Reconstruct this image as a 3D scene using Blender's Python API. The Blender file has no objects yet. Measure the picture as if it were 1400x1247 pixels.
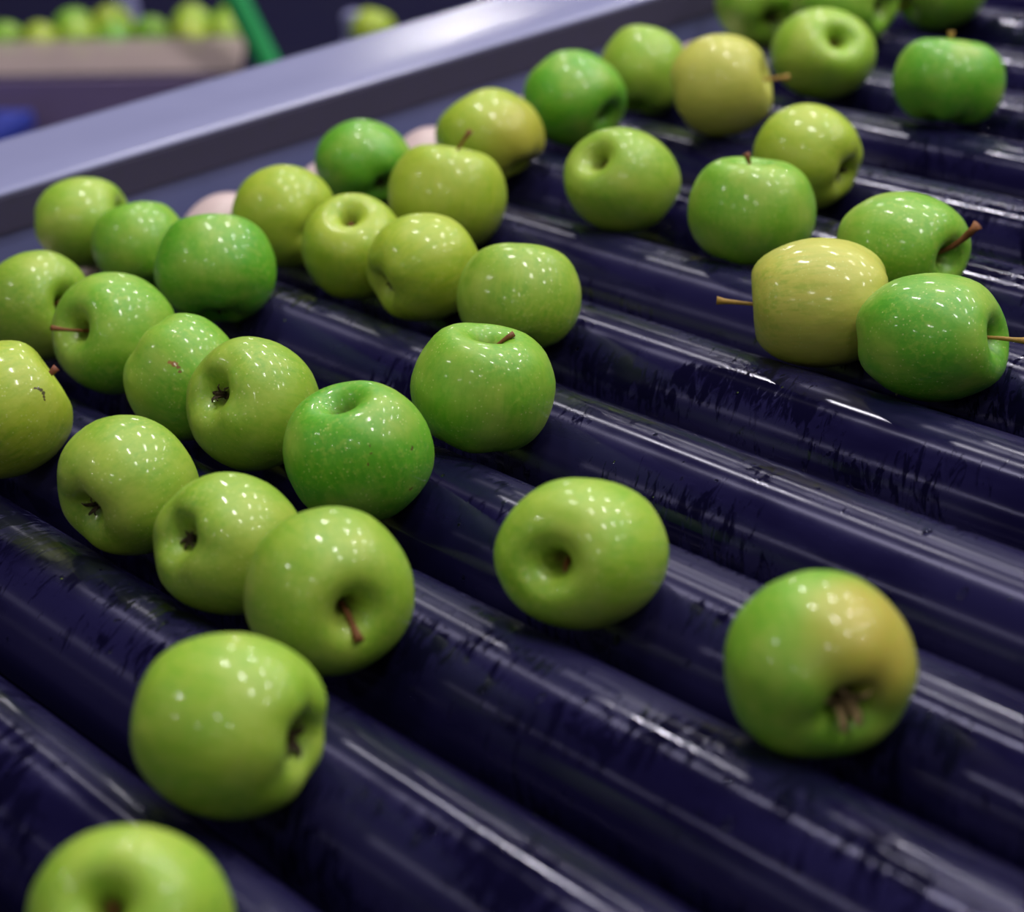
import bpy, bmesh, math, random
from mathutils import Vector, Matrix, Quaternion
from mathutils import noise as mnoise

# ------------------------------------------------------------------ camera, world, lamps, exposure
scene = bpy.context.scene
COL = scene.collection
AXZ = 0.90                                   # height of the roller axes above the floor
CAM_POS = Vector((0.0, 0.0, AXZ + 0.50773))
FW = Vector((-0.752903, 0.523117, -0.399357))
RT = Vector((0.608764, 0.784139, -0.120554))
UP = Vector((-0.250088, 0.333880, 0.908835))

cam_data = bpy.data.cameras.new('camera')
cam_data.sensor_fit = 'HORIZONTAL'
cam_data.sensor_width = 36.0
cam_data.lens = 79.405
cam_data.clip_start = 0.05
cam_data.clip_end = 60
cam_data.dof.use_dof = True
cam_data.dof.focus_distance = 1.175
cam_data.dof.aperture_fstop = 5.6
cam = bpy.data.objects.new('camera', cam_data)
COL.objects.link(cam)
M = Matrix((RT, UP, -FW)).transposed().to_4x4()
M.translation = CAM_POS
cam.matrix_world = M
scene.camera = cam

world = bpy.data.worlds.new('hall_ambient')
scene.world = world
world.use_nodes = True
bg = world.node_tree.nodes['Background']
bg.inputs['Color'].default_value = (0.58, 0.56, 1.0, 1)
bg.inputs['Strength'].default_value = 0.020

LAMP_H = AXZ + 3.5
LAMPS = [(x, y) for y in (1.15, 2.95, 4.75, 6.9) for x in (-2.1, -0.35, 1.4)] + [(-4.4, 2.95), (-4.4, 4.75), (3.8, 2.95), (3.8, 4.75),
         (-2.65, -2.3), (1.5, -2.3), (3.4, -2.3), (-2.65, -5.4), (0.8, -5.4), (3.6, -5.4), (-13.8, 9.7)]
for (lx, ly) in LAMPS:                       # rows of short tube fittings, tubes across the line
    ld = bpy.data.lights.new('ceiling_lamp', 'AREA')
    ld.shape = 'RECTANGLE'
    ld.size = 0.55
    ld.size_y = 0.08
    ld.energy = 34 if ly > 0 else 21
    if lx < -10: ld.energy = 170; ld.size = 1.3; ld.size_y = 0.5   # wide fitting at the far end of the hall
    ld.color = (1.0, 0.97, 0.93)
    lo = bpy.data.objects.new('ceiling_lamp', ld)
    lo.location = (lx, ly, LAMP_H)
    COL.objects.link(lo)

vs = scene.view_settings
vs.view_transform = 'Standard'
vs.look = 'None'
vs.exposure = 0.0
vs.gamma = 1.0
vs.use_curve_mapping = False

# ------------------------------------------------------------------ helpers
def srgb(r, g, b):
    def c(v):
        v /= 255.0
        return v / 12.92 if v <= 0.04045 else ((v + 0.055) / 1.055) ** 2.4
    return (c(r), c(g), c(b), 1.0)

class NT:
    """tiny node-tree writer"""
    def __init__(self, name):
        self.m = bpy.data.materials.new(name)
        self.m.use_nodes = True
        self.t = self.m.node_tree
        self.b = self.t.nodes['Principled BSDF']
    def n(self, kind, **kw):
        nd = self.t.nodes.new(kind)
        for k, v in kw.items():
            setattr(nd, k, v)
        return nd
    def link(self, a, b):
        self.t.links.new(a, b)
    def put(self, sock, v):
        if hasattr(v, 'is_output'):
            self.link(v, sock)
        else:
            sock.default_value = v
    def math(self, op, a, b=0.0, c=None, clamp=False):
        nd = self.n('ShaderNodeMath', operation=op, use_clamp=clamp)
        self.put(nd.inputs[0], a); self.put(nd.inputs[1], b)
        if c is not None: self.put(nd.inputs[2], c)
        return nd.outputs[0]
    def mix(self, fac, a, b):
        nd = self.n('ShaderNodeMix', data_type='RGBA')
        self.put(nd.inputs[0], fac); self.put(nd.inputs[6], a); self.put(nd.inputs[7], b)
        return nd.outputs[2]
    def ramp(self, x, lo, hi, a=0.0, b=1.0):
        nd = self.n('ShaderNodeMapRange', interpolation_type='SMOOTHSTEP')
        self.put(nd.inputs[0], x)
        nd.inputs[1].default_value = lo; nd.inputs[2].default_value = hi
        nd.inputs[3].default_value = a; nd.inputs[4].default_value = b
        return nd.outputs[0]
    def noise(self, vec, scale, detail=3.0, rough=0.5, dist=0.0):
        nd = self.n('ShaderNodeTexNoise')
        if vec is not None: self.link(vec, nd.inputs['Vector'])
        nd.inputs['Scale'].default_value = scale
        nd.inputs['Detail'].default_value = detail
        nd.inputs['Roughness'].default_value = rough
        nd.inputs['Distortion'].default_value = dist
        return nd.outputs[0]
    def scaled(self, vec, s, loc=(0, 0, 0)):
        nd = self.n('ShaderNodeMapping')
        self.link(vec, nd.inputs[0])
        nd.inputs['Scale'].default_value = s
        nd.inputs['Location'].default_value = loc
        return nd.outputs[0]
    def bump(self, h, strength, dist, normal=None):
        nd = self.n('ShaderNodeBump')
        self.link(h, nd.inputs['Height'])
        nd.inputs['Strength'].default_value = strength
        nd.inputs['Distance'].default_value = dist
        if normal is not None: self.link(normal, nd.inputs['Normal'])
        return nd.outputs[0]
    def set(self, **kw):
        for k, v in kw.items():
            self.put(self.b.inputs[k.replace('_', ' ')], v)

def simple_mat(name, col, rough=0.5, metal=0.0, var=0.15, scale=30.0, bump=0.0, spec=0.5):
    w = NT(name)
    tc = w.n('ShaderNodeTexCoord').outputs['Object']
    nz = w.noise(tc, scale, 5.0, 0.6)
    dark = tuple(c * (1 - var) for c in col[:3]) + (1,)
    lite = tuple(min(1, c * (1 + var)) for c in col[:3]) + (1,)
    w.set(Base_Color=w.mix(nz, dark, lite), Metallic=metal, Roughness=w.ramp(nz, 0.2, 0.8, rough * 0.85, min(1, rough * 1.15)))
    w.b.inputs['Specular IOR Level'].default_value = spec
    if bump:
        w.set(Normal=w.bump(w.noise(tc, scale * 4, 4.0), bump, 0.002))
    return w.m

def mesh_obj(name, bm, mat, parent=None, smooth=True, loc=(0, 0, 0)):
    me = bpy.data.meshes.new(name)
    bm.to_mesh(me); bm.free()
    if smooth:
        for p in me.polygons: p.use_smooth = True
    me.materials.append(mat)
    o = bpy.data.objects.new(name, me)
    COL.objects.link(o)
    o.location = loc
    if parent is not None: o.parent = parent
    return o

def empty(name, loc=(0, 0, 0)):
    o = bpy.data.objects.new(name, None)
    o.empty_display_size = 0.05
    o.location = loc
    COL.objects.link(o)
    return o

def tag(o, label, cat, group=None):
    o['label'] = label; o['category'] = cat
    if group: o['group'] = group
    return o

def lathe(bm, prof, seg, cap0=True, cap1=True, axis='X'):
    """prof: list of (along, radius); returns nothing"""
    rings = []
    for (h, r) in prof:
        ring = []
        for i in range(seg):
            a = 2 * math.pi * i / seg
            if axis == 'X': co = (h, r * math.sin(a), -r * math.cos(a))
            else: co = (r * math.cos(a), r * math.sin(a), h)
            ring.append(bm.verts.new(co))
        rings.append(ring)
    for A, B in zip(rings[:-1], rings[1:]):
        for i in range(seg):
            j = (i + 1) % seg
            bm.faces.new((A[i], A[j], B[j], B[i]))
    if cap0: bm.faces.new(rings[0][::-1])
    if cap1: bm.faces.new(rings[-1])
    bmesh.ops.recalc_face_normals(bm, faces=bm.faces)

def tube(bm, pts, rads, seg=10):
    rings = []
    n = len(pts)
    for k in range(n):
        d = (pts[min(k + 1, n - 1)] - pts[max(k - 1, 0)]).normalized()
        ref = Vector((1, 0, 0)) if abs(d.x) < 0.8 else Vector((0, 1, 0))
        u = d.cross(ref).normalized(); v = d.cross(u)
        rings.append([bm.verts.new(pts[k] + (u * math.cos(2 * math.pi * i / seg) + v * math.sin(2 * math.pi * i / seg)) * rads[k]) for i in range(seg)])
    for A, B in zip(rings[:-1], rings[1:]):
        for i in range(seg):
            j = (i + 1) % seg
            bm.faces.new((A[i], A[j], B[j], B[i]))
    bm.faces.new(rings[0][::-1]); bm.faces.new(rings[-1])
    bmesh.ops.recalc_face_normals(bm, faces=bm.faces)

def box(bm, x0, x1, y0, y1, z0, z1, bevel=0.0):
    r = bmesh.ops.create_cube(bm, size=1.0)
    for v in r['verts']:
        v.co = Vector(((x0 + x1) / 2 + v.co.x * (x1 - x0), (y0 + y1) / 2 + v.co.y * (y1 - y0), (z0 + z1) / 2 + v.co.z * (z1 - z0)))
    if bevel:
        vs_ = set(r['verts'])
        es = [e for e in bm.edges if e.verts[0] in vs_ and e.verts[1] in vs_]
        bmesh.ops.bevel(bm, geom=es, offset=bevel, segments=3, affect='EDGES', profile=0.5)

def sweep_y(bm, prof, y0, y1):
    """closed profile of (x, z) swept along Y"""
    A = [bm.verts.new((x, y0, z)) for x, z in prof]
    B = [bm.verts.new((x, y1, z)) for x, z in prof]
    n = len(prof)
    for i in range(n):
        j = (i + 1) % n
        bm.faces.new((A[i], A[j], B[j], B[i]))
    bm.faces.new(A[::-1]); bm.faces.new(B)
    bmesh.ops.recalc_face_normals(bm, faces=bm.faces)

# ------------------------------------------------------------------ materials
ROLLER_ANISO_ROT = 0.25
def roller_material():
    w = NT('navy_wet_roller_plastic')
    uv = w.n('ShaderNodeUVMap', uv_map='UVMap').outputs[0]
    rnd = w.n('ShaderNodeObjectInfo').outputs['Random']
    off = w.n('ShaderNodeCombineXYZ')
    w.link(w.math('MULTIPLY', rnd, 37.0), off.inputs[0]); w.link(w.math('MULTIPLY', rnd, 11.0), off.inputs[2])
    add = w.n('ShaderNodeVectorMath', operation='ADD')
    w.link(uv, add.inputs[0]); w.link(off.outputs[0], add.inputs[1])
    c = add.outputs[0]
    # condensation haze, and dark runs of water wiped through it around the circumference
    skew = w.n('ShaderNodeMapping')
    w.link(c, skew.inputs[0]); skew.inputs['Rotation'].default_value = (0, 0, 0.35)
    sk = skew.outputs[0]
    streak = w.noise(w.scaled(sk, (170, 48, 60)), 1.0, 4.0, 0.6, 0.8)
    patch = w.noise(w.scaled(c, (6, 14, 1)), 1.0, 3.0)
    region = w.noise(w.scaled(c, (9, 22, 1), (5, 2, 3)), 1.0, 2.0)
    drops = w.noise(w.scaled(c, (210, 130, 60), (3, 7, 1)), 1.0, 2.0, 0.5)
    grime = w.noise(w.scaled(c, (14, 60, 5)), 1.0, 4.0, 0.6)
    haze = w.ramp(w.math('ADD', patch, w.math('MULTIPLY', w.math('SUBTRACT', grime, 0.5), 0.5)), 0.34, 0.62)
    runs = w.ramp(w.math('SUBTRACT', streak, w.math('MULTIPLY', w.math('SUBTRACT', region, 0.5), 1.1)), 0.33, 0.46, 1.0, 0.0)
    runs = w.math('MAXIMUM', runs, w.math('MULTIPLY', w.ramp(drops, 0.60, 0.68), w.ramp(region, 0.45, 0.6)))
    dry = w.math('MULTIPLY', haze, w.math('SUBTRACT', 1.0, runs))
    base = w.mix(dry, w.mix(runs, srgb(17, 14, 46), srgb(10, 8, 33)), srgb(27, 24, 60))
    w.set(Base_Color=base)
    fine = w.noise(w.scaled(c, (900, 16, 10)), 1.0, 2.0, 0.5)   # lathe-like wear rings
    rough = w.math('ADD', w.math('SUBTRACT', 0.16, w.math('MULTIPLY', runs, 0.06)), w.math('MULTIPLY', dry, 0.16))
    wet = runs
    w.set(Roughness=rough)
    tan = w.n('ShaderNodeTangent', direction_type='RADIAL', axis='X')
    w.set(Tangent=tan.outputs[0], Anisotropic=0.97)
    w.b.inputs['Anisotropic Rotation'].default_value = ROLLER_ANISO_ROT
    w.b.inputs['Specular IOR Level'].default_value = 0.38
    w.b.inputs['Specular Tint'].default_value = (0.66, 0.64, 1.0, 1)
    b1 = w.bump(fine, 0.012, 0.0006)
    w.set(Normal=w.bump(wet, 0.10, 0.0003, b1))
    return w.m


def apple_material(name='apple_skin', scars=()):
    w = NT(name)
    info = w.n('ShaderNodeObjectInfo')
    tc = w.n('ShaderNodeTexCoord').outputs['Object']
    off = w.n('ShaderNodeCombineXYZ')
    for i, k in enumerate((1.7, 2.9, 4.3)): w.link(w.math('MULTIPLY', info.outputs['Random'], k), off.inputs[i])
    add = w.n('ShaderNodeVectorMath', operation='ADD')
    w.link(tc, add.inputs[0]); w.link(off.outputs[0], add.inputs[1])
    c = add.outputs[0]
    base = info.outputs['Color']
    deep = w.n('ShaderNodeMix', data_type='RGBA', blend_type='MULTIPLY')
    deep.inputs[0].default_value = 1.0
    w.link(base, deep.inputs[6]); deep.inputs[7].default_value = (0.62, 0.86, 0.50, 1)
    pale = w.n('ShaderNodeMix', data_type='RGBA')
    pale.inputs[0].default_value = 0.40
    w.link(base, pale.inputs[6]); pale.inputs[7].default_value = srgb(196, 200, 92)
    blot = w.noise(c, 26.0, 3.0, 0.55)
    streak = w.noise(w.scaled(c, (330, 330, 45)), 1.0, 3.0, 0.6)
    col = w.mix(w.ramp(blot, 0.42, 0.72), base, pale.outputs[2])
    col = w.mix(w.math('MULTIPLY', w.ramp(streak, 0.40, 0.68), w.ramp(blot, 0.30, 0.62, 0.85, 0.25)), col, deep.outputs[2])
    mott = w.noise(c, 300.0, 3.0, 0.65)
    col = w.mix(w.math('MULTIPLY', w.ramp(mott, 0.45, 0.72), w.ramp(blot, 0.30, 0.60, 0.75, 0.25)), col, pale.outputs[2])
    vor = w.n('ShaderNodeTexVoronoi', feature='F1')
    w.link(c, vor.inputs['Vector']); vor.inputs['Scale'].default_value = 360.0
    dot = w.ramp(vor.outputs['Distance'], 0.10, 0.24, 0.5, 0.0)
    dot = w.math('MULTIPLY', dot, w.ramp(w.noise(c, 90.0, 1.0), 0.36, 0.56))
    col = w.mix(dot, col, srgb(205, 214, 130))
    bl = w.n('ShaderNodeAttribute', attribute_name='blush').outputs['Fac']
    col = w.mix(w.math('MULTIPLY', bl, w.ramp(streak, 0.2, 0.7, 0.75, 1.0)), col, srgb(190, 160, 66))
    cv = w.n('ShaderNodeAttribute', attribute_name='cavity').outputs['Fac']
    rus_shade = w.math('MULTIPLY', cv, w.ramp(w.noise(c, 260.0, 3.0, 0.6), 0.30, 0.60, 0.35, 1.0))
    col = w.mix(rus_shade, col, srgb(92, 92, 30))  # russet of the hollows, its colour darkened to paint in their shade
    for (px, py, pz, rad, rgb, warp) in scars:
        d = w.n('ShaderNodeVectorMath', operation='DISTANCE')
        wv = w.n('ShaderNodeTexNoise'); w.link(tc, wv.inputs['Vector'])
        wv.inputs['Scale'].default_value = 230.0; wv.inputs['Detail'].default_value = 2.0
        sub = w.n('ShaderNodeVectorMath', operation='SUBTRACT')
        w.link(wv.outputs['Color'], sub.inputs[0]); sub.inputs[1].default_value = (0.5, 0.5, 0.5)
        scl = w.n('ShaderNodeVectorMath', operation='SCALE')
        w.link(sub.outputs[0], scl.inputs[0]); scl.inputs['Scale'].default_value = warp
        ad = w.n('ShaderNodeVectorMath', operation='ADD')
        w.link(tc, ad.inputs[0]); w.link(scl.outputs[0], ad.inputs[1])
        w.link(ad.outputs[0], d.inputs[0]); d.inputs[1].default_value = (px, py, pz)
        col = w.mix(w.ramp(d.outputs['Value'], rad * 0.7, rad, 0.9, 0.0), col, rgb)
    w.set(Base_Color=col)
    w.set(Roughness=0.50)
    w.b.inputs['Specular IOR Level'].default_value = 0.55
    w.b.inputs['Coat Weight'].default_value = 0.26
    w.b.inputs['Coat Roughness'].default_value = 0.085
    w.b.inputs['Subsurface Weight'].default_value = 0.12
    w.b.inputs['Subsurface Radius'].default_value = (0.006, 0.009, 0.002)
    w.b.inputs['Subsurface Scale'].default_value = 1.0
    micro = w.noise(c, 420.0, 2.0, 0.5)
    w.set(Normal=w.bump(w.noise(c, 150.0, 2.0), 0.20, 0.0012, w.bump(micro, 0.10, 0.0003)))
    return w.m

MAT_ROLLER = roller_material()
MAT_CAP = simple_mat('pale_pink_bearing_cap', srgb(205, 182, 184), 0.45, 0.0, 0.12, 60)
MAT_STEEL = simple_mat('dull_shaft_steel', srgb(120, 120, 128), 0.35, 0.9, 0.1, 80)
MAT_RAIL = simple_mat('lavender_grey_painted_steel', srgb(136, 138, 178), 0.24, 0.0, 0.05, 9)
MAT_WALL = simple_mat('slate_blue_side_plate', srgb(98, 104, 154), 0.5, 0.0, 0.08, 12, 0.02)
MAT_STRIP = simple_mat('dark_inner_strip', srgb(53, 49, 77), 0.8, 0.0, 0.35, 140, 0.1)  # dark mottled strip between side plate and top flange
MAT_FLOOR = simple_mat('dark_hall_floor', srgb(14, 12, 46), 0.95, 0.0, 0.2, 3, 0.0, 0.1)
MAT_APPLE = apple_material()
MAT_STEM = simple_mat('brown_woody_stem', srgb(122, 72, 34), 0.65, 0.0, 0.35, 500, 0.3)
MAT_STEM_PALE = simple_mat('olive_tan_stem', srgb(160, 124, 48), 0.6, 0.0, 0.3, 500, 0.3)
MAT_STEM_RED = simple_mat('reddish_brown_stem', srgb(122, 62, 44), 0.6, 0.0, 0.3, 500, 0.3)
MAT_CALYX = simple_mat('dried_sepal', srgb(58, 44, 20), 0.8, 0.0, 0.4, 600, 0.3)
MAT_CALYX_PALE = simple_mat('pale_dried_sepal', srgb(150, 128, 84), 0.8, 0.0, 0.4, 600, 0.3)
w_ = NT('clear_water')
w_.set(Base_Color=(0.9, 0.92, 1.0, 1), Roughness=0.02)
w_.b.inputs['Transmission Weight'].default_value = 1.0
w_.b.inputs['IOR'].default_value = 1.33
MAT_WATER = w_.m

# ------------------------------------------------------------------ setting
bm = bmesh.new()
box(bm, -18, 6, -8, 14, -0.1, 0.0)
fl = mesh_obj('floor', bm, MAT_FLOOR, smooth=False)
fl['kind'] = 'structure'
bm = bmesh.new()
box(bm, -18.1, -18, -8, 14, 0.0, 4.8)
wl = mesh_obj('wall_back', bm, MAT_FLOOR, smooth=False)
wl['kind'] = 'structure'

# ------------------------------------------------------------------ rollers
PITCH, RR, Y0 = 0.095, 0.04275, 0.29324
RX0, RX1 = -1.447, 0.34
WALL_X = -1.470
def build_roller_meshes():
    out = {}
    bm = bmesh.new()
    seg, prof = 64, [(RX0 + 0.050, RR - 0.0012), (RX0 + 0.0512, RR)] + [(RX0 + 0.06 + (RX1 - 0.001 - RX0 - 0.06) * i / 12.0, RR) for i in range(13)] + [(RX1, RR - 0.001)]
    lathe(bm, prof, seg)
    uvl = bm.loops.layers.uv.new('UVMap')
    for f in bm.faces:
        angs = []
        for l in f.loops:
            a = math.atan2(l.vert.co.y, -l.vert.co.z) % (2 * math.pi)
            angs.append(a)
        if max(angs) - min(angs) > math.pi:
            angs = [a + 2 * math.pi if a < math.pi else a for a in angs]
        for l, a in zip(f.loops, angs):
            l[uvl].uv = (l.vert.co.x, a * RR)
    me = bpy.data.meshes.new('roller_tube'); bm.to_mesh(me); bm.free()
    for p in me.polygons: p.use_smooth = len(p.vertices) == 4
    me.materials.append(MAT_ROLLER); out['tube'] = me
    bm = bmesh.new()
    lathe(bm, [(RX0, RR - 0.010), (RX0, RR - 0.0035), (RX0 + 0.0018, RR - 0.0012), (RX0 + 0.0045, RR - 0.0006), (RX0 + 0.0498, RR - 0.0006)], 48)
    me = bpy.data.meshes.new('end_cap'); bm.to_mesh(me); bm.free()
    for p in me.polygons: p.use_smooth = len(p.vertices) == 4
    me.materials.append(MAT_CAP); out['cap'] = me
    bm = bmesh.new()
    lathe(bm, [(WALL_X - 0.001, 0.0075), (RX0 + 0.002, 0.0075)], 16)
    me = bpy.data.meshes.new('shaft'); bm.to_mesh(me); bm.free()
    me.materials.append(MAT_STEEL); out['shaft'] = me
    return out
RM = build_roller_meshes()

def droplets(seed):
    rng = random.Random(seed)
    bm = bmesh.new()
    for i in range(70):
        x = rng.uniform(-1.36, -0.25); a = rng.gauss(-0.1, 0.7)
        r = rng.choice((0.0006, 0.0008, 0.0011, 0.0015, 0.0021) if x > -0.75 else (0.0005, 0.0007, 0.0009, 0.0012))
        n = Vector((0, math.sin(a), math.cos(a)))
        base = Vector((x, 0, 0)) + n * RR
        t1 = Vector((1, 0, 0)); t2 = n.cross(t1)
        el = rng.uniform(0.8, 1.7)
        rings = []
        for (rr_, hh) in ((1.0, -0.05), (0.86, 0.25), (0.5, 0.45)):
            rings.append([bm.verts.new(base + t1 * (math.cos(k * math.pi / 4) * r * rr_) + t2 * (math.sin(k * math.pi / 4) * r * rr_ * el) + n * (r * hh)) for k in range(8)])
        top = bm.verts.new(base + n * r * 0.52)
        for A, B in zip(rings[:-1], rings[1:]):
            for k in range(8):
                j = (k + 1) % 8
                bm.faces.new((A[k], A[j], B[j], B[k]))
        for k in range(8): bm.faces.new((rings[-1][k], rings[-1][(k + 1) % 8], top))
        bm.faces.new(rings[0][::-1])
    bmesh.ops.recalc_face_normals(bm, faces=bm.faces)
    return bm

ROLLER_LABELS = {
    -2: 'navy roller just past the bottom left corner, nearest the viewer',
    -1: 'wet navy roller under the cropped apple at the bottom left edge',
    0: 'streaky navy roller running from the left edge, behind the bottom left apple',
    1: 'navy roller just in front of the foreground trio of apples at the left',
    2: 'glossy navy roller with droplets, in front of the lone apple with brown stem cavity',
    3: 'navy roller directly behind the orange-blushed apple at the right',
    4: 'navy roller with long bright streak, fifth full one counted from the bottom left',
    5: 'wet navy roller in front of the yellow apple and its deep green neighbour',
    6: 'navy roller behind the deep green apple with stem at the right edge',
    7: 'navy roller behind the green apple with thick dark stem near the right edge',
    8: 'navy roller with two pale parallel streaks at the right, above the thick-stemmed apple',
    9: 'broad soft navy roller below the squat notched apple at top right',
    10: 'blurred navy roller carrying the squat notched apple at top right',
    11: 'blurred navy roller just behind the squat notched apple at top right',
    12: 'blurred navy roller at the very top right corner of the photo',
    13: 'navy roller barely showing above the top right corner, beyond the topmost apples',
    14: 'first navy roller past the top edge behind the last apples',
    15: 'second navy roller past the top edge behind the last apples',
    16: 'third navy roller past the top edge behind the last apples',
    17: 'fourth navy roller past the top edge behind the last apples',
    18: 'fifth and last navy roller past the top edge behind the last apples',
}
for k in range(-2, 19):
    r = empty('conveyor_roller', (0, Y0 + k * PITCH, AXZ))
    tag(r, ROLLER_LABELS[k], 'roller', 'parallel conveyor rollers')
    for nm, key in (('tube', 'tube'), ('end_cap', 'cap'), ('shaft', 'shaft')):
        o = bpy.data.objects.new(nm, RM[key]); COL.objects.link(o); o.parent = r
    d = mesh_obj('water_droplets', droplets(k + 100), MAT_WATER, r)
    d['kind'] = 'stuff'

# ------------------------------------------------------------------ side frame of the conveyor
frame = empty('conveyor_side_frame', (WALL_X, 1.1, 0))
tag(frame, 'long lavender grey painted steel side rail of the roller conveyor with dark inner strip', 'conveyor frame')
FY0, FY1 = -0.55 - 1.1, 2.6 - 1.1
Z = AXZ
bm = bmesh.new()
sweep_y(bm, [(0.0, Z - 0.10), (0.0, Z + 0.0525), (-0.004, Z + 0.0525), (-0.004, Z - 0.10)], FY0, FY1)
mesh_obj('side_plate', bm, MAT_WALL, frame, smooth=False)
bm = bmesh.new()
sweep_y(bm, [(0.0005, Z + 0.0527), (0.003, Z + 0.054), (0.0022, Z + 0.078), (-0.0005, Z + 0.0795), (-0.010, Z + 0.0795), (-0.010, Z + 0.0527)], FY0, FY1)
mesh_obj('inner_strip', bm, MAT_STRIP, frame, smooth=False)
bm = bmesh.new()
prof = []
# folded top flange: rounded inner edge, gentle fall, raised outer lip
top = [(0.001, 0.0797), (0.0012, 0.0815), (-0.0005, 0.0830), (-0.004, 0.0838), (-0.050, 0.0846), (-0.100, 0.0858), (-0.112, 0.0866), (-0.121, 0.0866), (-0.1245, 0.0855), (-0.1255, 0.083), (-0.1255, 0.030), (-0.1225, 0.030), (-0.1225, 0.0797)]
sweep_y(bm, [(x, Z + z) for x, z in top], FY0, FY1)
tf = mesh_obj('top_flange', bm, MAT_RAIL, frame)
tf.data.set_sharp_from_angle(angle=math.radians(50))
for ly in (-1.3, 0.0, 1.3):
    bm = bmesh.new()
    box(bm, -0.064, -0.004, ly - 0.03, ly + 0.03, 0.0, Z - 0.02, 0.004)
    mesh_obj('leg', bm, MAT_WALL, frame, smooth=False)

# ------------------------------------------------------------------ apples
PROFILE = [(0.0, 0.38), (0.045, 0.40), (0.085, 0.47), (0.13, 0.565), (0.20, 0.675), (0.295, 0.76), (0.41, 0.80), (0.54, 0.785), (0.70, 0.695),
           (0.845, 0.52), (0.95, 0.28), (1.0, 0.02), (0.99, -0.22), (0.93, -0.44), (0.825, -0.63), (0.685, -0.78), (0.54, -0.86), (0.41, -0.88),
           (0.305, -0.845), (0.215, -0.77), (0.14, -0.69), (0.07, -0.65), (0.0, -0.64)]
def catmull(pts, sub):
    out = []
    P = [(-pts[1][0], pts[1][1])] + pts + [(-pts[-2][0], pts[-2][1])]
    for i in range(1, len(P) - 2):
        for s in range(sub):
            t = s / sub
            q = []
            for d in (0, 1):
                a, b, c, e = P[i - 1][d], P[i][d], P[i + 1][d], P[i + 2][d]
                q.append(0.5 * (2 * b + (c - a) * t + (2 * a - 5 * b + 4 * c - e) * t * t + (3 * b - a - 3 * c + e) * t ** 3))
            out.append(tuple(q))
    out.append(pts[-1])
    return out
PROF = catmull(PROFILE, 2)
PROF_LO = PROFILE

def sstep(a, b, x):
    t = max(0.0, min(1.0, (x - a) / (b - a)))
    return t * t * (3 - 2 * t)

def apple_mesh(seed, r, squash=1.0, lobes=0.017, stem_deep=1.0, blush=None, lo=False, taper=0.0, basin=1.15):
    """blush: (unit vector in local space, cos_outer, cos_inner, strength)"""
    rng = random.Random(seed)
    prof = PROF_LO if lo else PROF
    seg = 28 if lo else 60
    p1, p2, p5 = (rng.uniform(0, 6.28) for _ in range(3))
    e1, e2 = rng.uniform(0.010, 0.03), rng.uniform(0.008, 0.025)
    tilt, tp = rng.uniform(0.02, 0.08), rng.uniform(0, 6.28)
    sd = Vector((rng.uniform(-50, 50), rng.uniform(-50, 50), rng.uniform(-50, 50)))
    verts, cav = [], []
    n = len(prof)
    for k in range(1, n - 1):
        pr, ph = prof[k]
        low = sstep(0.1, -0.9, ph)
        hi = sstep(0.45, 0.80, ph)
        incav = k < n // 2 and pr < 0.5
        for i in range(seg):
            a = 2 * math.pi * i / seg
            m = 1 + e1 * math.cos(a + p1) + e2 * math.cos(2 * a + p2)
            m += lobes * math.cos(5 * a + p5) * (0.25 + low) * 0.8
            m *= 1 - taper * low
            x, y = pr * m * math.cos(a), pr * m * math.sin(a)
            z = ph
            if incav and ph < 0.815: z = 0.80 - (0.80 - ph) * stem_deep
            if k > n // 2 and pr < 0.42: z = -0.88 + (ph + 0.88) * basin
            z += lobes * 0.9 * math.cos(5 * a + p5 + math.pi) * low * sstep(0.0, 0.35, pr) * sstep(1.0, 0.55, pr)
            z += tilt * (x * math.cos(tp) + y * math.sin(tp)) * (hi + low)
            z *= squash
            v = Vector((x, y, z))
            v *= 1 + 0.022 * mnoise.noise(v * 1.4 + sd) + 0.008 * mnoise.noise(v * 3.6 + sd)
            verts.append(v * r)
            c = 0.0
            if ph > 0: c = sstep(0.24, 0.05, pr) * (1.0 if k < n // 2 else 0)
            else: c = 0.8 * sstep(0.22, 0.06, pr)
            cav.append(c)
    zt = prof[0][1]; zt = (0.80 - (0.80 - zt) * stem_deep) * squash
    verts.append(Vector((0, 0, zt * r))); cav.append(1.0)
    zb = (-0.88 + (prof[-1][1] + 0.88) * basin) * squash
    verts.append(Vector((0, 0, zb * r))); cav.append(0.8)
    faces = []
    rings = n - 2
    for k in range(rings - 1):
        for i in range(seg):
            j = (i + 1) % seg
            faces.append((k * seg + i, (k + 1) * seg + i, (k + 1) * seg + j, k * seg + j))
    T, B = len(verts) - 2, len(verts) - 1
    for i in range(seg):
        j = (i + 1) % seg
        faces.append((T, i, j))
        faces.append((B, (rings - 1) * seg + j, (rings - 1) * seg + i))
    me = bpy.data.meshes.new('apple')
    me.from_pydata([tuple(v) for v in verts], [], faces)
    me.update()
    for p in me.polygons: p.use_smooth = True
    at = me.attributes.new('cavity', 'FLOAT', 'POINT'); at.data.foreach_set('value', cav)
    bv = [0.0] * len(verts)
    if blush:
        d, co, ci, st = blush
        bv = [st * sstep(co, ci, v.normalized().dot(d)) for v in verts]
    at = me.attributes.new('blush', 'FLOAT', 'POINT'); at.data.foreach_set('value', bv)
    return me, zt * r, zb * r

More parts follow.
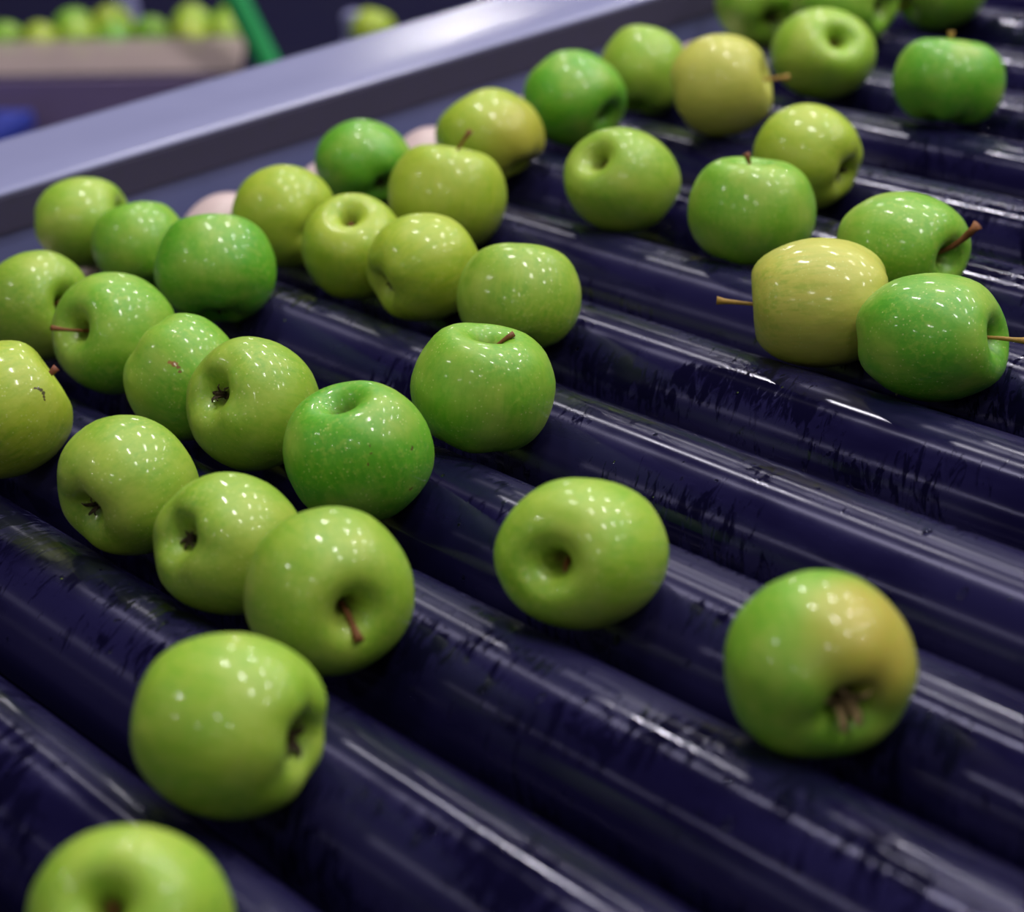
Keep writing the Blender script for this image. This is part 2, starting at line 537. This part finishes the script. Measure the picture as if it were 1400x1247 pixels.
def stem_bm(z0, L, lean, thick, seed):
    rng = random.Random(seed)
    bm = bmesh.new()
    pts, rads = [], []
    for i in range(9):
        t = i / 8
        s = t * L
        pts.append(Vector((lean[0] * t * t * L + 0.0004 * math.sin(5 * t + seed), lean[1] * t * t * L + 0.0004 * math.cos(4 * t + seed), z0 - 0.0015 + s)))
        rads.append(thick * (1.15 - 0.35 * math.sin(math.pi * min(1, t * 1.1)) + (0.55 * sstep(0.8, 1.0, t))) * rng.uniform(0.93, 1.07))
    tube(bm, pts, rads, 10)
    return bm

def calyx_bm(zc, r, seed, spread=1.0):
    """five dried sepals folded out of the basin, on a small dark button"""
    rng = random.Random(seed)
    bm = bmesh.new()
    for k in range(5):
        a = 2 * math.pi * k / 5 + rng.uniform(-0.3, 0.3)
        d = Vector((math.cos(a), math.sin(a), 0)); s = Vector((-math.sin(a), math.cos(a), 0))
        L = r * rng.uniform(0.18, 0.27) * spread; wd = r * rng.uniform(0.035, 0.055) * spread
        curl = rng.uniform(-0.3, 0.7)
        prev = None
        for i in range(5):
            t = i / 4
            c = d * (L * t * (0.55 + 0.45 * t * max(0, curl))) + s * (0.3 * wd * math.sin(3 * t + k)) + Vector((0, 0, zc - L * (0.75 * math.sin(t * 2.0)) * (1.2 - 0.5 * curl) + 0.0004))
            wv = wd * (1 - t) ** 0.7 + 0.00015
            th = Vector((0, 0, 0.0003))
            ring = [bm.verts.new(c + s * wv), bm.verts.new(c - th + d * 0.0003), bm.verts.new(c - s * wv), bm.verts.new(c + th - d * 0.0003)]
            if prev:
                for q in range(4): bm.faces.new((prev[q], prev[(q + 1) % 4], ring[(q + 1) % 4], ring[q]))
            else: bm.faces.new(ring)
            prev = ring
        bm.faces.new(prev[::-1])
    b = bmesh.ops.create_icosphere(bm, subdivisions=2, radius=r * 0.055)
    for v in b['verts']: v.co = Vector((v.co.x, v.co.y, v.co.z * 0.5 + zc))
    bmesh.ops.recalc_face_normals(bm, faces=bm.faces)
    return bm

GREEN = srgb(118, 174, 38); DEEP = srgb(92, 166, 28); LIGHT = srgb(144, 182, 48); YELL = srgb(190, 187, 80); OLIVE = srgb(139, 175, 46); YGREEN = srgb(164, 185, 46)

# (centre, radius, direction of the stem end, skin colour, label, details)
APPLES = [
    ((-0.6276, 0.2506, 0.9667), 0.0362, (0.525, -0.452, 0.721), LIGHT,
     'large blurred green apple cut off by the bottom edge, stem hollow facing up', dict(seed=3, press=(((0.488, 0.847, -0.213), 0.990), ((-0.396, 0.432, 0.810), 0.924)), stem=0.008)),
    ((-0.7142, 0.3431, 0.9688), 0.0388, (-0.886, -0.453, 0.094), LIGHT,
     'big green apple low on the left with its dark hollow facing right', dict(seed=18, press=(((0.515, 0.838, -0.182), 1.027), ((-0.337, 0.393, 0.856), 0.930)), thick=0.0016, basin=1.4, calyx_size=1.6)),
    ((-0.5736, 0.5290, 0.9659), 0.0380, (-0.925, 0.357, 0.127), GREEN,
     'green apple with an orange blush patch, alone at the lower right', dict(seed=25, blush=((0.806, 0.184, 0.562), 0.5, 1, 0.8), calyx_mat=MAT_CALYX_PALE, press=(((0.700, 0.712, -0.056), 0.971), ((-0.318, 0.380, 0.868), 0.961)), basin=1.45, calyx_size=1.8)),
    ((-0.7226, 0.5324, 0.9655), 0.0387, (0.402, -0.864, 0.304), LIGHT,
     'squat green apple alone in the middle, deep stem hollow facing the viewer', dict(seed=32, lean=(0.510, 0.061, -0.761), press=(((0.631, 0.768, -0.107), 0.973), ((-0.283, 0.356, 0.891), 0.884)), stem=0.017, thick=0.0015, stem_deep=1.15)),
    ((-0.7822, 0.4364, 0.9657), 0.0377, (0.975, -0.204, 0.092), OLIVE,
     'green apple with a short brown stem in a dark hollow facing the viewer', dict(seed=39, lean=(0.358, -0.068, -0.701), press=(((0.547, 0.822, -0.157), 0.976), ((-0.295, 0.365, 0.883), 1.004)), stem=0.018, thick=0.0016)),
    ((-0.8719, 0.4400, 0.9610), 0.0357, (-0.075, 0.873, -0.481), OLIVE,
     'pale green apple squeezed in the foreground trio, blossom end with black sepals facing left', dict(seed=46, press=(((0.513, 0.841, -0.173), 0.974), ((-0.279, 0.354, 0.893), 0.951)))),
    ((-0.9703, 0.4392, 0.9637), 0.0359, (-0.280, 0.959, 0.047), OLIVE,
     'speckled green apple left in the foreground trio, blossom end facing lower left', dict(seed=53, press=(((0.475, 0.860, -0.187), 0.967), ((-0.259, 0.340, 0.904), 0.990)))),
    ((-0.9034, 0.5332, 0.9667), 0.0381, (0.034, -0.150, 0.988), DEEP,
     'wet bright green apple with an open stemless hollow on top and small brown scratches', dict(seed=60, scars=[((0.869, -0.312, 0.384), 0.0009, (96, 74, 30), 0.006), ((0.896, -0.321, 0.306), 0.0008, (96, 74, 30), 0.006), ((0.902, -0.397, 0.171), 0.0006, (96, 74, 30), 0.005), ((0.937, 0.301, 0.178), 0.001, (90, 64, 30), 0.006), ((0.951, 0.299, 0.084), 0.0009, (90, 64, 30), 0.006), ((0.917, 0.168, -0.361), 0.0012, (110, 70, 30), 0.006)], press=(((0.555, 0.819, -0.148), 0.980), ((-0.248, 0.332, 0.910), 0.914)), stem=0.004, squash=1.04)),
    ((-0.9166, 0.6242, 0.9675), 0.0380, (0.136, 0.178, 0.975), GREEN,
     'upright green apple with a thin dark stem, in sharp focus at the centre', dict(seed=67, lean=(0.427, 0.625, -0.002), press=(((0.599, 0.791, -0.125), 0.983), ((-0.226, 0.317, 0.921), 0.945)), stem=0.018, thick=0.001)),
    ((-1.0057, 0.5366, 0.9645), 0.0363, (-0.123, 0.832, -0.541), OLIVE,
     'green apple with a brown blossom end facing left, beside the wet stemless apple', dict(seed=74, press=(((0.519, 0.839, -0.162), 0.958), ((-0.233, 0.322, 0.918), 0.992)))),
    ((-1.0782, 0.5340, 0.9624), 0.0336, (0.686, 0.374, -0.625), GREEN,
     'green apple with a rusty brown blotch on its front', dict(seed=81, scars=[((0.605, -0.507, 0.614), 0.0018, (160, 104, 50), 0.005), ((0.657, -0.458, 0.599), 0.0024, (146, 90, 40), 0.005), ((0.723, -0.440, 0.533), 0.0014, (130, 78, 36), 0.004), ((0.771, -0.434, 0.466), 0.0009, (126, 74, 34), 0.004)], press=(((0.493, 0.853, -0.172), 0.970), ((-0.224, 0.316, 0.922), 1.041)), stem=0.01)),
    ((-1.1117, 0.4413, 0.9688), 0.0382, (0.297, 0.863, 0.409), YGREEN,
     'yellowish green apple cut off by the left edge, dark scar near its stem', dict(seed=88, lean=(-0.004, 0.153, 0.163), scars=[((0.867, 0.130, 0.481), 0.0009, (58, 32, 18), 0.002), ((0.870, 0.170, 0.462), 0.0012, (50, 28, 16), 0.002), ((0.877, 0.206, 0.435), 0.0014, (50, 28, 16), 0.002), ((0.897, 0.228, 0.378), 0.0014, (50, 28, 16), 0.002), ((0.918, 0.219, 0.332), 0.0011, (60, 34, 18), 0.002), ((0.932, 0.215, 0.293), 0.0008, (70, 40, 20), 0.002)], stem_mat=MAT_STEM_RED, press=(((0.429, 0.881, -0.201), 0.998), ((-0.234, 0.323, 0.917), 0.976)), stem=0.022, thick=0.0014)),
    ((-1.1666, 0.5375, 0.9684), 0.0372, (0.202, -0.875, 0.441), GREEN,
     'green apple with a long thin stem sticking out to the left', dict(seed=95, lean=(-0.093, -0.173, 0.036), press=(((0.467, 0.866, -0.180), 0.980), ((-0.209, 0.305, 0.929), 0.963)), stem=0.031, thick=0.0011)),
    ((-1.2648, 0.5369, 0.9660), 0.0349, (0.948, 0.270, 0.170), OLIVE,
     'green apple at the left edge with its hollow facing right', dict(seed=102, press=(((0.439, 0.879, -0.187), 0.984), ((-0.199, 0.298, 0.933), 0.979)), stem=0.01)),
    ((-1.2090, 0.6341, 0.9725), 0.0385, (-0.449, 0.308, 0.839), DEEP,
     'smooth bright green apple with no hollow showing, front of the left rear trio', dict(seed=109, press=(((0.503, 0.849, -0.161), 0.991), ((-0.186, 0.289, 0.939), 0.945)), squash=0.98)),
    ((-1.3156, 0.6378, 0.9670), 0.0323, (-0.522, 0.106, 0.846), GREEN,
     'half hidden green apple between two others in the left rear trio', dict(seed=116, press=(((0.475, 0.863, -0.170), 0.970), ((-0.178, 0.283, 0.942), 0.950)))),
    ((-1.3954, 0.6399, 0.9668), 0.0340, (0.641, 0.749, 0.165), LIGHT,
     'leftmost rear apple beside the side rail, light green', dict(seed=123, press=(((0.455, 0.873, -0.174), 1.018), ((-0.171, 0.278, 0.945), 0.932)), stem=0.008)),
    ((-1.2774, 0.7272, 0.9661), 0.0358, (-0.946, -0.195, 0.258), YGREEN,
     'yellowish green apple beside the rail with a pale roller cap at its left', dict(seed=130, press=(((0.528, 0.836, -0.150), 0.985), ((-0.169, 0.277, 0.946), 0.951)))),
    ((-1.1878, 0.7242, 0.9637), 0.0343, (0.350, -0.200, 0.915), YGREEN,
     'pale yellow green apple with a small hollow on top, between two others', dict(seed=137, press=(((0.553, 0.821, -0.142), 0.982), ((-0.179, 0.284, 0.942), 0.956)), stem=0.007)),
    ((-1.1084, 0.7249, 0.9641), 0.0356, (0.105, 0.984, 0.145), YGREEN,
     'yellow green apple with a dark blossom end at its lower left', dict(seed=144, press=(((0.579, 0.804, -0.133), 1.022), ((-0.187, 0.289, 0.939), 0.943)))),
    ((-1.0146, 0.7258, 0.9657), 0.0365, (-0.354, 0.523, 0.775), OLIVE,
     'plain olive green apple behind the upright sharp one with thin stem', dict(seed=151, press=(((0.612, 0.782, -0.119), 0.998), ((-0.196, 0.296, 0.935), 0.933)))),
    ((-1.2101, 0.8166, 0.9683), 0.0399, (0.023, 0.288, 0.957), YGREEN,
     'pale green apple with a tall dark stem standing straight up', dict(seed=158, lean=(0.189, 0.307, 0.050), press=(((0.586, 0.800, -0.129), 0.998), ((-0.161, 0.271, 0.949), 0.985)), stem=0.031, thick=0.0012, squash=0.96)),
    ((-1.3286, 0.8283, 0.9681), 0.0351, (-0.872, 0.055, 0.486), DEEP,
     'bright green apple by the rail, left of the tall-stemmed pale one', dict(seed=165, press=(((0.557, 0.819, -0.139), 0.972), ((-0.151, 0.264, 0.953), 0.880)))),
    ((-1.2948, 0.9170, 0.9700), 0.0395, (-0.687, -0.125, 0.716), YGREEN,
     'green apple with a yellow right cheek behind the tall stem', dict(seed=172, blush=((0.956, 0.293, 0.006), 0.3, 0.95, 0.5), press=(((0.601, 0.790, -0.123), 0.993), ((-0.141, 0.257, 0.956), 0.876)))),
    ((-1.3106, 1.0110, 0.9686), 0.0389, (0.918, 0.203, -0.341), DEEP,
     'bright green apple near the rail with a shadowed hollow at lower right', dict(seed=179, press=(((0.630, 0.768, -0.113), 0.980), ((-0.130, 0.248, 0.960), 0.934)), stem=0.006)),
    ((-1.3407, 1.1049, 0.9662), 0.0352, (-0.191, 0.548, 0.814), LIGHT,
     'light green apple touching the rail side, farthest but one along it', dict(seed=186, press=(((0.653, 0.750, -0.107), 0.967), ((-0.119, 0.241, 0.963), 0.990)))),
    ((-1.2104, 1.0707, 0.9776), 0.0375, (0.722, 0.680, 0.129), YELL,
     'blurred yellow apple with a tan stem pointing right', dict(seed=193, lean=(0.013, -0.024, -0.096), stem_mat=MAT_STEM_PALE, press=(((0.679, 0.728, -0.097), 1.033), ((-0.125, 0.245, 0.961), 0.972)), stem=0.034, thick=0.0015)),
    ((-1.1256, 0.8979, 0.9694), 0.0382, (0.082, -0.679, 0.730), OLIVE,
     'round green apple by itself right of the rail row, small hollow at upper left', dict(seed=200, press=(((0.645, 0.757, -0.107), 0.998), ((-0.157, 0.268, 0.951), 0.877)), stem=0.006)),
    ((-1.0099, 0.9074, 0.9667), 0.0388, (-0.020, 0.141, 0.990), GREEN,
     'upright green apple with a short dark stem, touching another behind it', dict(seed=207, lean=(-0.154, -0.117, 0.112), press=(((0.687, 0.721, -0.089), 1.023), ((-0.167, 0.275, 0.947), 0.981)), stem=0.022, thick=0.0013, squash=0.98)),
    ((-1.0626, 1.0052, 0.9649), 0.0370, (-0.924, -0.241, 0.297), YGREEN,
     'yellow green apple with a dark hollow at its lower right, behind the upright one', dict(seed=214, press=(((0.703, 0.706, -0.084), 0.979), ((-0.149, 0.262, 0.953), 0.944)))),
    ((-0.8850, 0.9104, 0.9630), 0.0384, (0.991, 0.109, -0.078), GREEN,
     'green apple with a thick dark woody stem slanting up to the right', dict(seed=221, lean=(0.048, 0.383, 0.690), press=(((0.731, 0.679, -0.065), 1.047), ((-0.180, 0.285, 0.942), 0.833)), stem=0.03, thick=0.0019)),
    ((-0.8600, 0.8148, 0.9655), 0.0378, (-0.735, -0.678, 0.005), YELL,
     'pale yellow apple with an olive stem pointing left', dict(seed=228, lean=(-0.094, -0.035, 0.120), stem_mat=MAT_STEM_PALE, press=(((0.706, 0.704, -0.075), 1.093), ((-0.198, 0.298, 0.934), 0.952)), stem=0.03, thick=0.0014, squash=1.06, stem_deep=0.45)),
    ((-0.7722, 0.8147, 0.9637), 0.0389, (0.916, 0.389, 0.101), DEEP,
     'deep green apple with a long stem reaching the right edge', dict(seed=235, lean=(-0.043, 0.187, -0.125), stem_mat=MAT_STEM_PALE, press=(((0.739, 0.671, -0.054), 1.075), ((-0.211, 0.306, 0.928), 0.866)), stem=0.034, thick=0.0013)),
    ((-1.0934, 1.1792, 0.9705), 0.0393, (-0.164, 0.360, 0.918), DEEP,
     'squat notched green apple standing upright at the top right', dict(seed=242, stem_mat=MAT_STEM_PALE, press=(((0.745, 0.664, -0.073), 1.004), ((-0.123, 0.243, 0.962), 0.927)), stem=0.022, thick=0.0016, lobes=0.05, squash=0.92)),
    ((-1.2321, 1.1922, 0.9698), 0.0394, (0.804, -0.199, 0.560), LIGHT,
     'green apple near the top with an empty round hollow facing the viewer', dict(seed=249, press=(((0.709, 0.700, -0.088), 1.028), ((-0.114, 0.237, 0.965), 0.865)), stem=0.004)),
    ((-1.4072, 1.2944, 0.9694), 0.0399, (-0.837, 0.429, 0.339), GREEN,
     'green apple cut off by the top edge, just left of the others there', dict(seed=256, press=(((0.690, 0.717, -0.097), 0.979), ((-0.096, 0.224, 0.970), 0.983)))),
    ((-1.3203, 1.3042, 0.9750), 0.0399, (-0.971, -0.214, 0.108), GREEN,
     'green apple cut off by the top edge, middle of the three there', dict(seed=263, press=(((0.715, 0.694, -0.089), 1.100), ((-0.097, 0.224, 0.970), 1.009)))),
    ((-1.2992, 1.3921, 0.9724), 0.0399, (-0.275, -0.875, -0.398), GREEN,
     'green apple cut off by the top edge, stem toward lower left, right of the others', dict(seed=270, stem_mat=MAT_STEM_PALE, press=(((0.741, 0.666, -0.082), 1.030), ((-0.090, 0.219, 0.971), 0.998)), stem=0.03, thick=0.0016)),
]

def min_gap(me, rot, pos):
    g = 9.0
    for v in me.vertices:
        w = rot @ v.co + pos
        if w.z > pos.z + 0.012: continue
        k = round((w.y - Y0) / PITCH)
        for kk in (k - 1, k, k + 1):
            d = math.hypot(w.y - (Y0 + kk * PITCH), w.z - AXZ) - RR
            if d < g: g = d
    return g

def settle(me, rot, pos, direction):
    lo, hi = -0.05, 0.05          # slide along the line until it just touches the rollers
    for _ in range(26):
        mid = (lo + hi) / 2
        if min_gap(me, rot, pos + direction * mid) < 0.0: hi = mid
        else: lo = mid
    return pos + direction * lo

def make_apple(pos, r, axis, seed, color, label, calyx_size=1.0, stem=0.012, lean=None, stem_mat=None, thick=0.0011, calyx_mat=None, group='green apples on the rollers',
               scars=None, blush=None, slide=None, lo=False, press=None, **kw):
    rng = random.Random(seed + 5)
    q = Vector((0, 0, 1)).rotation_difference(axis) @ Quaternion((0, 0, 1), rng.uniform(0, 6.28))
    rot = q.to_matrix(); inv = rot.transposed()
    if blush: blush = (inv @ Vector(blush[0]), blush[1], blush[2], blush[3])
    me, zt, zc = apple_mesh(seed, r, lo=lo, blush=blush, **kw)
    if press:                                   # the fruit is not quite round: squeezed or drawn out along a direction
        for (d, k) in press:
            ld = inv @ Vector(d)
            for v in me.vertices: v.co += ld * (v.co.dot(ld) * (k - 1.0))
    mat = MAT_APPLE
    if scars:
        sc = []
        for (d, rad, rgb, warp) in scars:
            ld = inv @ Vector(d)
            best = max(me.vertices, key=lambda v: v.co.normalized().dot(ld)).co     # point of the skin in that direction
            best = ld * best.length
            sc.append((best.x, best.y, best.z, rad, srgb(*rgb), warp))
        mat = apple_material('apple_skin_scarred', sc)
    me.materials.append(mat)
    if slide is not None: pos = settle(me, rot, pos, slide)
    o = bpy.data.objects.new('apple', me); COL.objects.link(o)
    o.location = pos
    o.rotation_mode = 'QUATERNION'; o.rotation_quaternion = q
    o.color = color
    tag(o, label, 'apple', group)
    ll = (0, 0)
    if lean is not None:
        v = inv @ Vector(lean); ll = (v.x, v.y)
    if stem: mesh_obj('stem', stem_bm(zt, stem, ll, thick, seed), stem_mat or MAT_STEM, o, loc=me.vertices[-2].co - Vector((0, 0, zt)))
    if not lo: mesh_obj('calyx', calyx_bm(zc, r, seed, calyx_size), calyx_mat or MAT_CALYX, o, loc=me.vertices[-1].co - Vector((0, 0, zc)))
    return o

for (pos, rad, axis, color, label, det) in APPLES:
    det = dict(det)
    make_apple(Vector(pos), rad, Vector(axis), det.pop('seed'), color, label, slide=None, **det)

# ------------------------------------------------------------------ second conveyor in the background
BA = math.radians(29.5336)
BE = Vector((math.cos(BA), math.sin(BA), 0)); BN = Vector((-math.sin(BA), math.cos(BA), 0))
B0 = Vector((-3.54335, 1.53774, 0.0))
def bpt(x, n, z): return B0 + BE * x + BN * n + Vector((0, 0, z))
MAT_BAR = simple_mat('milky_guard_plastic', srgb(226, 204, 204), 0.3, 0.0, 0.08, 20)
MAT_BAR.node_tree.nodes['Principled BSDF'].inputs['Alpha'].default_value = 0.45
MAT_PANEL = simple_mat('plum_grey_panel', srgb(132, 114, 158), 0.6, 0.0, 0.12, 8)
MAT_BELT = simple_mat('dark_navy_belt', srgb(14, 12, 44), 0.95, 0.0, 0.2, 20, 0.0, 0.1)
MAT_GREEN = simple_mat('emerald_painted_pole', srgb(34, 150, 84), 0.4, 0.0, 0.1, 20)
MAT_LILAC = simple_mat('pale_lilac_plastic', srgb(140, 140, 190), 0.5, 0.0, 0.1, 20)
MAT_BLUE = simple_mat('royal_blue_plastic', srgb(48, 62, 160), 0.45, 0.0, 0.1, 20)
BZ = AXZ - 0.27
far = empty('background_conveyor', B0)
far.rotation_euler.z = BA
tag(far, 'blurred conveyor in the background with milky guard strip and plum grey panel', 'conveyor')
bm = bmesh.new()                                 # sloping milky strip: a sheared box
box(bm, -0.75, 0.475, -0.003, 0.003, BZ - 0.050, BZ)
for v in bm.verts: v.co.y += (v.co.z - BZ) * 0.85
mesh_obj('guard_strip', bm, MAT_BAR, far, smooth=False)
bm = bmesh.new(); box(bm, -0.75, 0.95, -0.052, -0.046, BZ - 0.26, BZ - 0.0505, 0.002); mesh_obj('front_panel', bm, MAT_PANEL, far, smooth=False)
bm = bmesh.new(); box(bm, -0.75, 0.95, -0.045, 0.85, BZ - 0.075, BZ - 0.045, 0.004); mesh_obj('belt', bm, MAT_BELT, far, smooth=False)
bm = bmesh.new(); box(bm, -0.75, 0.95, 0.86, 0.90, BZ - 0.26, BZ - 0.02, 0.004); mesh_obj('rear_panel', bm, MAT_BELT, far, smooth=False)
for lx in (-0.68, 0.88):
    for ln in (0.03, 0.84):
        bm = bmesh.new(); box(bm, lx - 0.025, lx + 0.025, ln - 0.012, ln + 0.038, 0.0, BZ - 0.076, 0.003); mesh_obj('leg', bm, MAT_PANEL, far, smooth=False)

rng = random.Random(4)
NTH = ('nearest the left edge', 'second from the left', 'third from the left', 'fourth from the left', 'fifth from the left', 'sixth from the left', 'rightmost, next to the green pole')
for i, x in enumerate((-0.030, 0.044, 0.117, 0.190, 0.262, 0.335, 0.408)):
    r = rng.uniform(0.0335, 0.0355)
    d = Vector((rng.uniform(-1, 1), rng.uniform(-1, 1), rng.uniform(-0.2, 1))).normalized()
    make_apple(bpt(x, 0.004 + r + 0.016, BZ - 0.045 + r * 0.93), r, d, 900 + i, (GREEN, YGREEN, LIGHT, DEEP)[i % 4],
               'blurred apple in front row on the far conveyor, ' + NTH[i], stem=0, lo=True, group='apples on the far conveyor')
NTH = ('nearest the left edge', 'just left of the lilac divider', 'third from the left', 'nearest the green pole')
for i, x in enumerate((0.060, 0.140, 0.300, 0.375)):
    r = rng.uniform(0.034, 0.037)
    d = Vector((rng.uniform(-1, 1), rng.uniform(-1, 1), rng.uniform(-0.2, 1))).normalized()
    make_apple(bpt(x, 0.130, BZ - 0.045 + r * 0.93), r, d, 950 + i, (GREEN, YGREEN, LIGHT)[i % 3],
               'blurred apple in rear row on the far conveyor, ' + NTH[i], stem=0, lo=True, group='apples on the far conveyor')
make_apple(bpt(0.665, 0.07, BZ - 0.045 + 0.033), 0.0355, Vector((0.2, 0.3, 0.9)).normalized(), 990, YGREEN,
           'blurred yellow green apple alone on the far conveyor, right of the green pole', stem=0, lo=True)

def far_block(x, n, w, dpt, h, label):
    o = empty('lane_divider', bpt(x, n, BZ - 0.045)); o.rotation_euler.z = BA
    bm = bmesh.new(); box(bm, -w / 2, w / 2, 0, dpt, 0.0, 0.008, 0.002); mesh_obj('foot', bm, MAT_LILAC, o, smooth=False)
    bm = bmesh.new(); box(bm, -w * 0.35, w * 0.35, dpt * 0.2, dpt * 0.8, 0.008, h, 0.006); mesh_obj('flap', bm, MAT_LILAC, o, smooth=False)
    tag(o, label, 'divider')
far_block(0.112, 0.20, 0.045, 0.05, 0.075, 'blurred pale lilac divider among the far apples at top left')
far_block(0.612, 0.08, 0.035, 0.05, 0.055, 'blurred pale lilac divider beside the lone far apple')

pole = empty('green_pole', bpt(0.79, -0.10, 0.0))
tag(pole, 'blurred emerald green pole leaning in front of the far conveyor', 'pole')
p0, p1 = bpt(0.79, -0.10, 0.012), bpt(0.345, -0.10, AXZ + 0.30)
bm = bmesh.new()
tube(bm, [p0 - pole.location + (p1 - p0) * t for t in (0, 0.25, 0.5, 0.75, 0.985, 1.0)], [0.0185, 0.0185, 0.0185, 0.0185, 0.0185, 0.014], 24)
mesh_obj('tube', bm, MAT_GREEN, pole)
bm = bmesh.new(); lathe(bm, [(0.0, 0.05), (0.010, 0.05), (0.014, 0.046), (0.014, 0.02), (0.03, 0.02)], 28, axis='Z')
mesh_obj('base_plate', bm, MAT_GREEN, pole, smooth=False)

bin_ = empty('blue_bin', bpt(-0.150, -0.405, 0.0)); bin_.rotation_euler.z = BA
tag(bin_, 'blurred royal blue plastic bin at the left edge below the far conveyor', 'bin')
BH = 0.540
bm = bmesh.new()
for (x0, x1, y0, y1, z0, z1) in ((-0.24, 0.24, 0.0, 0.30, 0.0, 0.02), (-0.24, -0.225, 0.0, 0.30, 0.02, BH - 0.03), (0.225, 0.24, 0.0, 0.30, 0.02, BH - 0.03),
                                 (-0.225, 0.225, 0.0, 0.015, 0.02, BH - 0.03), (-0.225, 0.225, 0.285, 0.30, 0.02, BH - 0.03)):
    box(bm, x0, x1, y0, y1, z0, z1)
mesh_obj('body', bm, MAT_BLUE, bin_, smooth=False)
bm = bmesh.new()
for (x0, x1, y0, y1) in ((-0.255, -0.22, -0.015, 0.315), (0.22, 0.255, -0.015, 0.315), (-0.22, 0.22, -0.015, 0.02), (-0.22, 0.22, 0.28, 0.315)):
    box(bm, x0, x1, y0, y1, BH - 0.03, BH, 0.004)
mesh_obj('rim', bm, MAT_BLUE, bin_, smooth=False)
